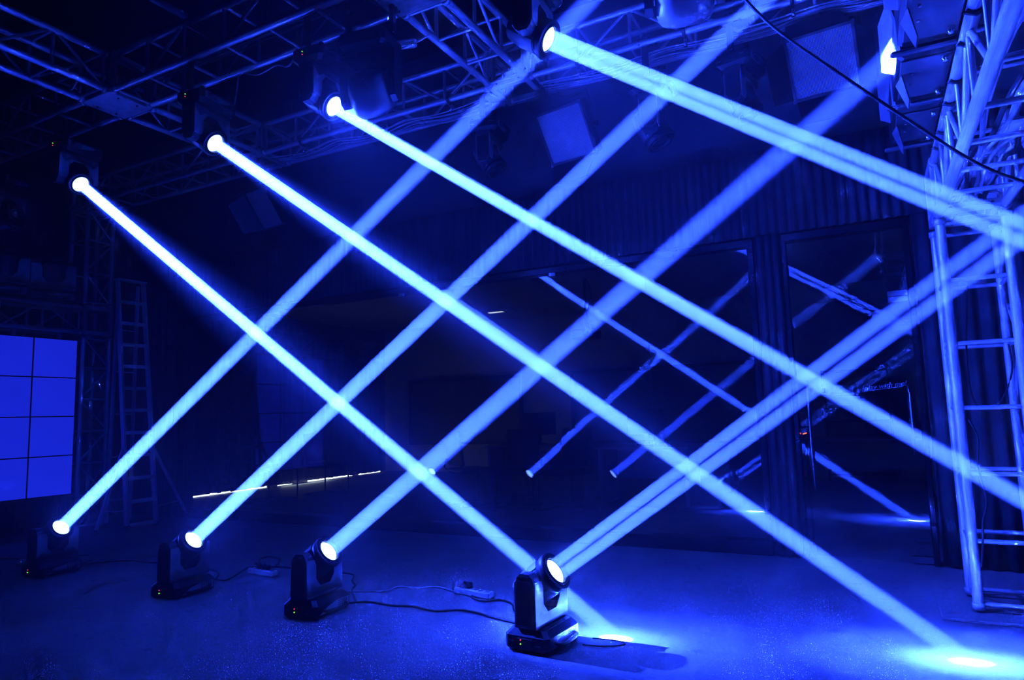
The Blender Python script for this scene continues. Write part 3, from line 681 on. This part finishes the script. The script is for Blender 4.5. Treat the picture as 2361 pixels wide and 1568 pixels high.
# ------------------------------------------------------------------ cables in and below the trusses
rnd = random.Random(3)
for i in range(9):
    x = .475 + .025 * i; ph = rnd.random() * 6; pts = []
    for k in range(14):
        y = 1.0 + k * .27
        pts.append((x + .03 * math.sin(y * 3.1 + ph) + rnd.uniform(-.006, .006), y, 2.262 + .012 * (i % 3) + .05 * abs(math.sin(y * 4 + ph * .4)) + rnd.uniform(0, .02)))
    pts += [(x + rnd.uniform(-.05, .05), 4.50, 2.30), (x + rnd.uniform(-.06, .08), 4.62, 2.22 + rnd.uniform(-.05, .1))]
    cable('truss_cable', pts, .011 if i % 2 else .009, (WCABLE, GCABLE, WCABLE, RUBBER)[i % 4], 'one of the cables lying bundled inside the header truss', 'cables in the header truss', 4)
MB_ = MB().box((.66, 3.45, 2.33), (.16, .16, .07), bev=.01).build('junction_box', WPLAST); tag(MB_, 'pale junction box among the header truss cables', 'junction box')
for seg, (xa, xb, lab) in enumerate(((-5.0, -2.6, 'one of the cables slung under the rear truss at centre'), (-2.1, .9, 'one of the cables slung under the rear truss at right'))):
    for i in range(7):
        ph = rnd.random() * 6; n = 12; pts = []
        for k in range(n + 1):
            x = xa + (xb - xa) * k / n
            pts.append((x, 4.58 + .028 * i + .012 * math.sin(k * 1.3 + ph), 3.735 - .035 * abs(math.sin(PI * 3 * k / n)) - rnd.uniform(0, .012)))
        cable('truss_cable', pts, .006, (WCABLE, GCABLE)[i % 2], lab, 'cables slung under the rear truss', 4)
for k, x in enumerate((-4.55, -3.75, -2.9, -1.75, -.95, -.25)):
    t = thing('cable_clip', 'dark cable clip under the rear truss, ' + ('first', 'second', 'third', 'fourth', 'fifth', 'sixth')[k] + ' from the left', 'clip', (x, 4.53, 3.77), group='cable clips on the rear truss')
    MB().lathe([(-.012, .030), (-.012, .036), (.012, .036), (.012, .030), (-.012, .030)], 18).build('band', BLACKM, t)
    MB().cyl((0, .02, -.03), (0, .02, -.10), .012, 10).build('barrel', CHROME, t)
for k in range(5):
    ph = rnd.random() * 6
    cable('truss_cable', [(-5.0 + .24 * j, 3.10 + .035 * k + .012 * math.sin(j + ph), 3.80 + .012 * k + rnd.uniform(0, .02)) for j in range(10)], .006, RUBBER, 'one of the black cables lying in the lamp truss', 'cables in the lamp truss', 3)
cable('hanging_cable', [(-4.62, 3.34, 3.74), (-4.58, 3.34, 3.60), (-4.50, 3.36, 3.53), (-4.32, 3.36, 3.60), (-4.20, 3.36, 3.55), (-4.10, 3.36, 3.44), (-4.05, 3.36, 3.60), (-4.0, 3.34, 3.75)], .006, GCABLE, 'loose cable loops dangling from the lamp truss at left')
cable('hanging_cable', [(-3.95, 3.34, 3.75), (-3.80, 3.35, 3.70), (-3.62, 3.35, 3.72), (-3.50, 3.35, 3.68), (-3.42, 3.34, 3.74)], .006, GCABLE, 'thin pale cable draped under the lamp truss middle')
cable('hanging_cable', [(-2.47, 3.62, 3.74), (-2.52, 3.56, 3.68), (-2.60, 3.46, 3.60), (-2.70, 3.40, 3.57), (-2.82, 3.36, 3.57)], .006, WCABLE, 'white cable curling from the bright cross truss')
t = thing('adapter_box', 'small white adapter box hanging beside the cross truss', 'adapter', (-2.60, 3.52, 3.665), (0.2, -0.1, 0.5))
MB().box((0, 0, 0), (.16, .05, .055), bev=.010).build('body', WPLAST, t); MB().cyl((-.06, -.026, 0), (-.06, -.03, 0), .006, 8).build('screw', BLACKM, t)
cable('safety_cable', [(-.40, 3.05, 3.05), (-.25, 3.02, 2.80), (0.0, 3.0, 2.50), (.25, 3.0, 2.22), (.42, 3.0, 2.04), (.56, 2.98, 1.93), (.76, 2.95, 1.80)], .007, RUBBER, 'thin black cable stretched diagonally in front of the top right truss')
tag(MB().cyl((-4.655, 1.5, 4.4), (-4.61, 3.36, 4.4), .03, 16).build('ceiling_pipe', ALU), 'blue lit pipe end at the top edge left of centre', 'pipe')
cable('tower_cable', [(.47, 4.52, 1.05), (.50, 4.49, .95), (.49, 4.50, .80), (.51, 4.49, .62), (.485, 4.495, .50), (.47, 4.49, .36), (.455, 4.49, .26)], .006, RUBBER, 'black cable hanging down the right tower with plug end')
cable('tower_cable', [(.70, 4.60, 1.46), (.70, 4.60, 1.30), (.62, 4.62, 1.12), (.52, 4.62, 1.14), (.50, 4.60, 1.40), (.54, 4.60, 1.83)], .005, RUBBER, 'black cable loop sagging inside the right tower')

# ================================================================== THE OFFICE BEHIND THE GLASS
pleats('window_drape', 'dark full-height drape over the office window', (-9.55, 6.0, 0), (-9.55, 12.0, 0), .035, 3.08, .19, .035, CURTD, .1)
rail = MB().box((-9.55, 9.0, 3.10), (.06, 6.0, .05)).build('curtain_rail', ALU_D); tag(rail, 'long pale rail above the office drape', 'rail')
for k, (ya, yb, th) in enumerate(((7.2, 8.75, .016), (9.0, 9.35, .007), (9.75, 11.0, .024), (11.2, 11.9, .014))):
    mb = MB(); n = 18
    for i in range(n):
        y0 = ya + (yb - ya) * i / n; y1 = ya + (yb - ya) * (i + 1) / n; hh = th * rnd.uniform(.25, 2.0)
        mb.box((-9.60, (y0 + y1) / 2, .006 + hh / 2), (.012, y1 - y0, hh))
    tag(mb.build('daylight_gap', DAY), ('brightest daylight gap under the drape at far left', 'faint daylight gap under the drape between the two bright ones', 'daylight gap under the drape behind the sled chairs', 'small daylight gap at the far end of the drape')[k], 'daylight')
sun = bpy.data.lights.new('window_daylight', 'AREA'); sun.shape = 'RECTANGLE'; sun.size = 1.2; sun.size_y = .05; sun.energy = 1.2; sun.color = (.8, .92, 1)
so = bpy.data.objects.new('window_daylight', sun); COL.objects.link(so); so.location = (-9.50, 9.6, .05); so.rotation_euler = (0, -PI / 2 + .25, 0); so.rotation_euler = Vector((1, 0, -.12)).to_track_quat('-Z', 'Y').to_euler()
def sled_chair(label, loc, rz, group='office chairs'):
    t = thing('office_chair', label, 'chair', loc, (0, 0, rz), group)
    MB().box((0, 0, .45), (.46, .46, .06), bev=.02).build('seat', BLACK, t); MB().box((0, .23, .74), (.44, .04, .46), (-.15, 0, 0), bev=.015).build('backrest', BLACK, t)
    for s in (-1, 1):
        MB().tube(smooth_path([(s * .24, .22, .60), (s * .24, .23, .46), (s * .24, -.20, .44), (s * .24, -.25, .40), (s * .24, -.25, .05), (s * .24, -.21, .014), (s * .24, .24, .014)], 4), .012, 8).build('sled_frame', BLACKM, t)
    MB().cyl((-.24, .24, .014), (.24, .24, .014), .012, 8).build('floor_bar', BLACKM, t)
    return t
sled_chair('sled chair silhouetted nearest the bright daylight gap', (-8.0, 7.42, 0), 1.4)
sled_chair('sled chair silhouetted second from the bright daylight gap', (-7.7, 8.2, 0), 1.5)
sled_chair('dark sled chair in the office left of the desks', (-4.75, 7.75, 0), 2.6)
sled_chair('dark sled chair in the office before the monitor', (-3.95, 7.6, 0), .2)
sled_chair('dark sled chair in the office beside the pale desk', (-3.3, 7.6, 0), -.2)
def desk(label, loc, w_, d_):
    t = thing('desk', label, 'desk', loc, group='office desks')
    MB().box((0, 0, .70), (w_, d_, .03), bev=.004).build('desktop', OWALL, t)
    for x in (-1, 1): MB().box((x * (w_ / 2 - .06), 0, .343), (.05, d_ - .1, .685)).build('leg', OWALL, t)
    MB().box((0, d_ / 2 - .05, .45), (w_ - .2, .02, .35)).build('modesty_panel', OWALL, t); return t
desk('pale desk in the office at centre right', (-2.55, 8.5, 0), 1.2, .7)
desk('desk in the office behind the dark chairs', (-4.2, 8.9, 0), 1.6, .7)
desk('long desk deep in the office behind the door', (-.6, 10.2, 0), 2.6, .7)
def monitor(label, loc, rz):
    t = thing('monitor', label, 'monitor', loc, (0, 0, rz), 'office monitors')
    MB().box((0, 0, .30), (.52, .03, .32), bev=.004).build('screen', BLACK, t); MB().box((0, .03, .10), (.05, .02, .20)).build('stem', BLACKM, t); MB().box((0, .03, .008), (.22, .16, .016), bev=.004).build('foot', BLACKM, t)
monitor('dark monitor on the desk behind the chairs', (-4.3, 8.95, .716), .1); monitor('dark monitor on the pale desk', (-2.6, 8.6, .716), -.2)
def board(label, xa, xb, za, zb):
    t = thing('framed_panel', label, 'panel', ((xa + xb) / 2, 12.15, za), group='framed panels on the office wall'); w_, h_ = xb - xa, zb - za
    MB().box((0, 0, h_ / 2), (w_, .03, h_)).build('sheet', mat('panel_sheet', (.22, .22, .24), .5), t)
    for c, d in (((0, -.02, h_), (w_ + .06, .05, .07)), ((0, -.02, 0), (w_ + .06, .05, .05)), ((-w_ / 2, -.02, h_ / 2), (.06, .05, h_)), ((w_ / 2, -.02, h_ / 2), (.06, .05, h_))): MB().box(c, d).build('frame_bar', BLACKM, t)
board('dark framed panel on the office wall at left', -8.93, -6.2, .6, 1.93); board('dark framed panel on the office wall at right', -5.08, -1.70, .6, 1.93)
t = thing('projector', 'ceiling projector on a pole in the office', 'projector', (-3.6, 9.2, 3.12))
MB().cyl((0, 0, 0), (0, 0, -.75), .02, 10).build('pole', BLACKM, t); MB().box((0, 0, -.83), (.36, .30, .14), bev=.02).build('body', BLACK, t); MB().cyl((.08, -.15, -.83), (.08, -.19, -.83), .04, 14).build('lens', CHROME, t)
MB().tube(smooth_path([(.03, 0, 0), (.10, .02, -.25), (.03, 0, -.5), (.06, .05, -.78)], 5), .008, 6).build('cord', RUBBER, t)
t = thing('ceiling_light', 'small square ceiling light glinting in the office', 'ceiling light', (-6.1, 11.15, 3.128))
MB().box((0, 0, -.012), (.58, .58, .02), bev=.004).build('frame', WPLAST, t); MB().box((-.08, 0, -.024), (.30, .10, .006)).build('tube', emit('dim_tube', (.8, .9, 1), .9), t)
t = thing('shelving_unit', 'dark shelving unit seen through the glass door', 'shelf', (-.2, 11.8, 0))
for x in (-.45, .45): MB().box((x, 0, .85), (.03, .35, 1.70)).build('side', CHARC, t)
for z in (.1, .5, .9, 1.3, 1.68): MB().box((0, 0, z), (.9, .35, .025)).build('shelf_board', CHARC, t)
for i, x in enumerate((-.40, -.15, .15)):
    tag(MB().box((-.2 + x, 11.78, 1.013 + .02 * i), (.2, .25, .2 + .04 * i), bev=.005).build('storage_box', SHELL), ('leftmost', 'middle', 'rightmost')[i] + ' storage box on the office shelf', 'box', 'boxes on the office shelf')
t = thing('access_terminal', 'small wall terminal with red display behind the door', 'terminal', (-.49, 6.02, .90))
MB().box((0, 0, .03), (.10, .03, .12), bev=.006).build('body', BLACK, t); MB().box((-.005, -.017, .032), (.03, .002, .007), (0, -.3, 0)).build('display', REDTXT, t)
MB().cyl((0, .02, 0), (0, .02, -.90), .012, 10).build('stand', BLACKM, t)

# ================================================================== HAZE
m, nt, N, L, B = nodes('stage_haze'); N.remove(B)
v = N.new('ShaderNodeVolumeScatter'); v.inputs['Color'].default_value = (1, 1, 1, 1); v.inputs['Density'].default_value = HAZE
v.inputs['Anisotropy'].default_value = 0.6
L.new(v.outputs[0], N['Material Output'].inputs['Volume'])
hz = MB().box(((XL + XR) / 2, (YF + 5.66) / 2, ZC / 2 + .01), (XR - XL - .1, 5.66 - YF - .1, ZC - .06)).build('haze', m)
tag(hz, 'thin stage haze filling the studio', 'haze', None, 'stuff')
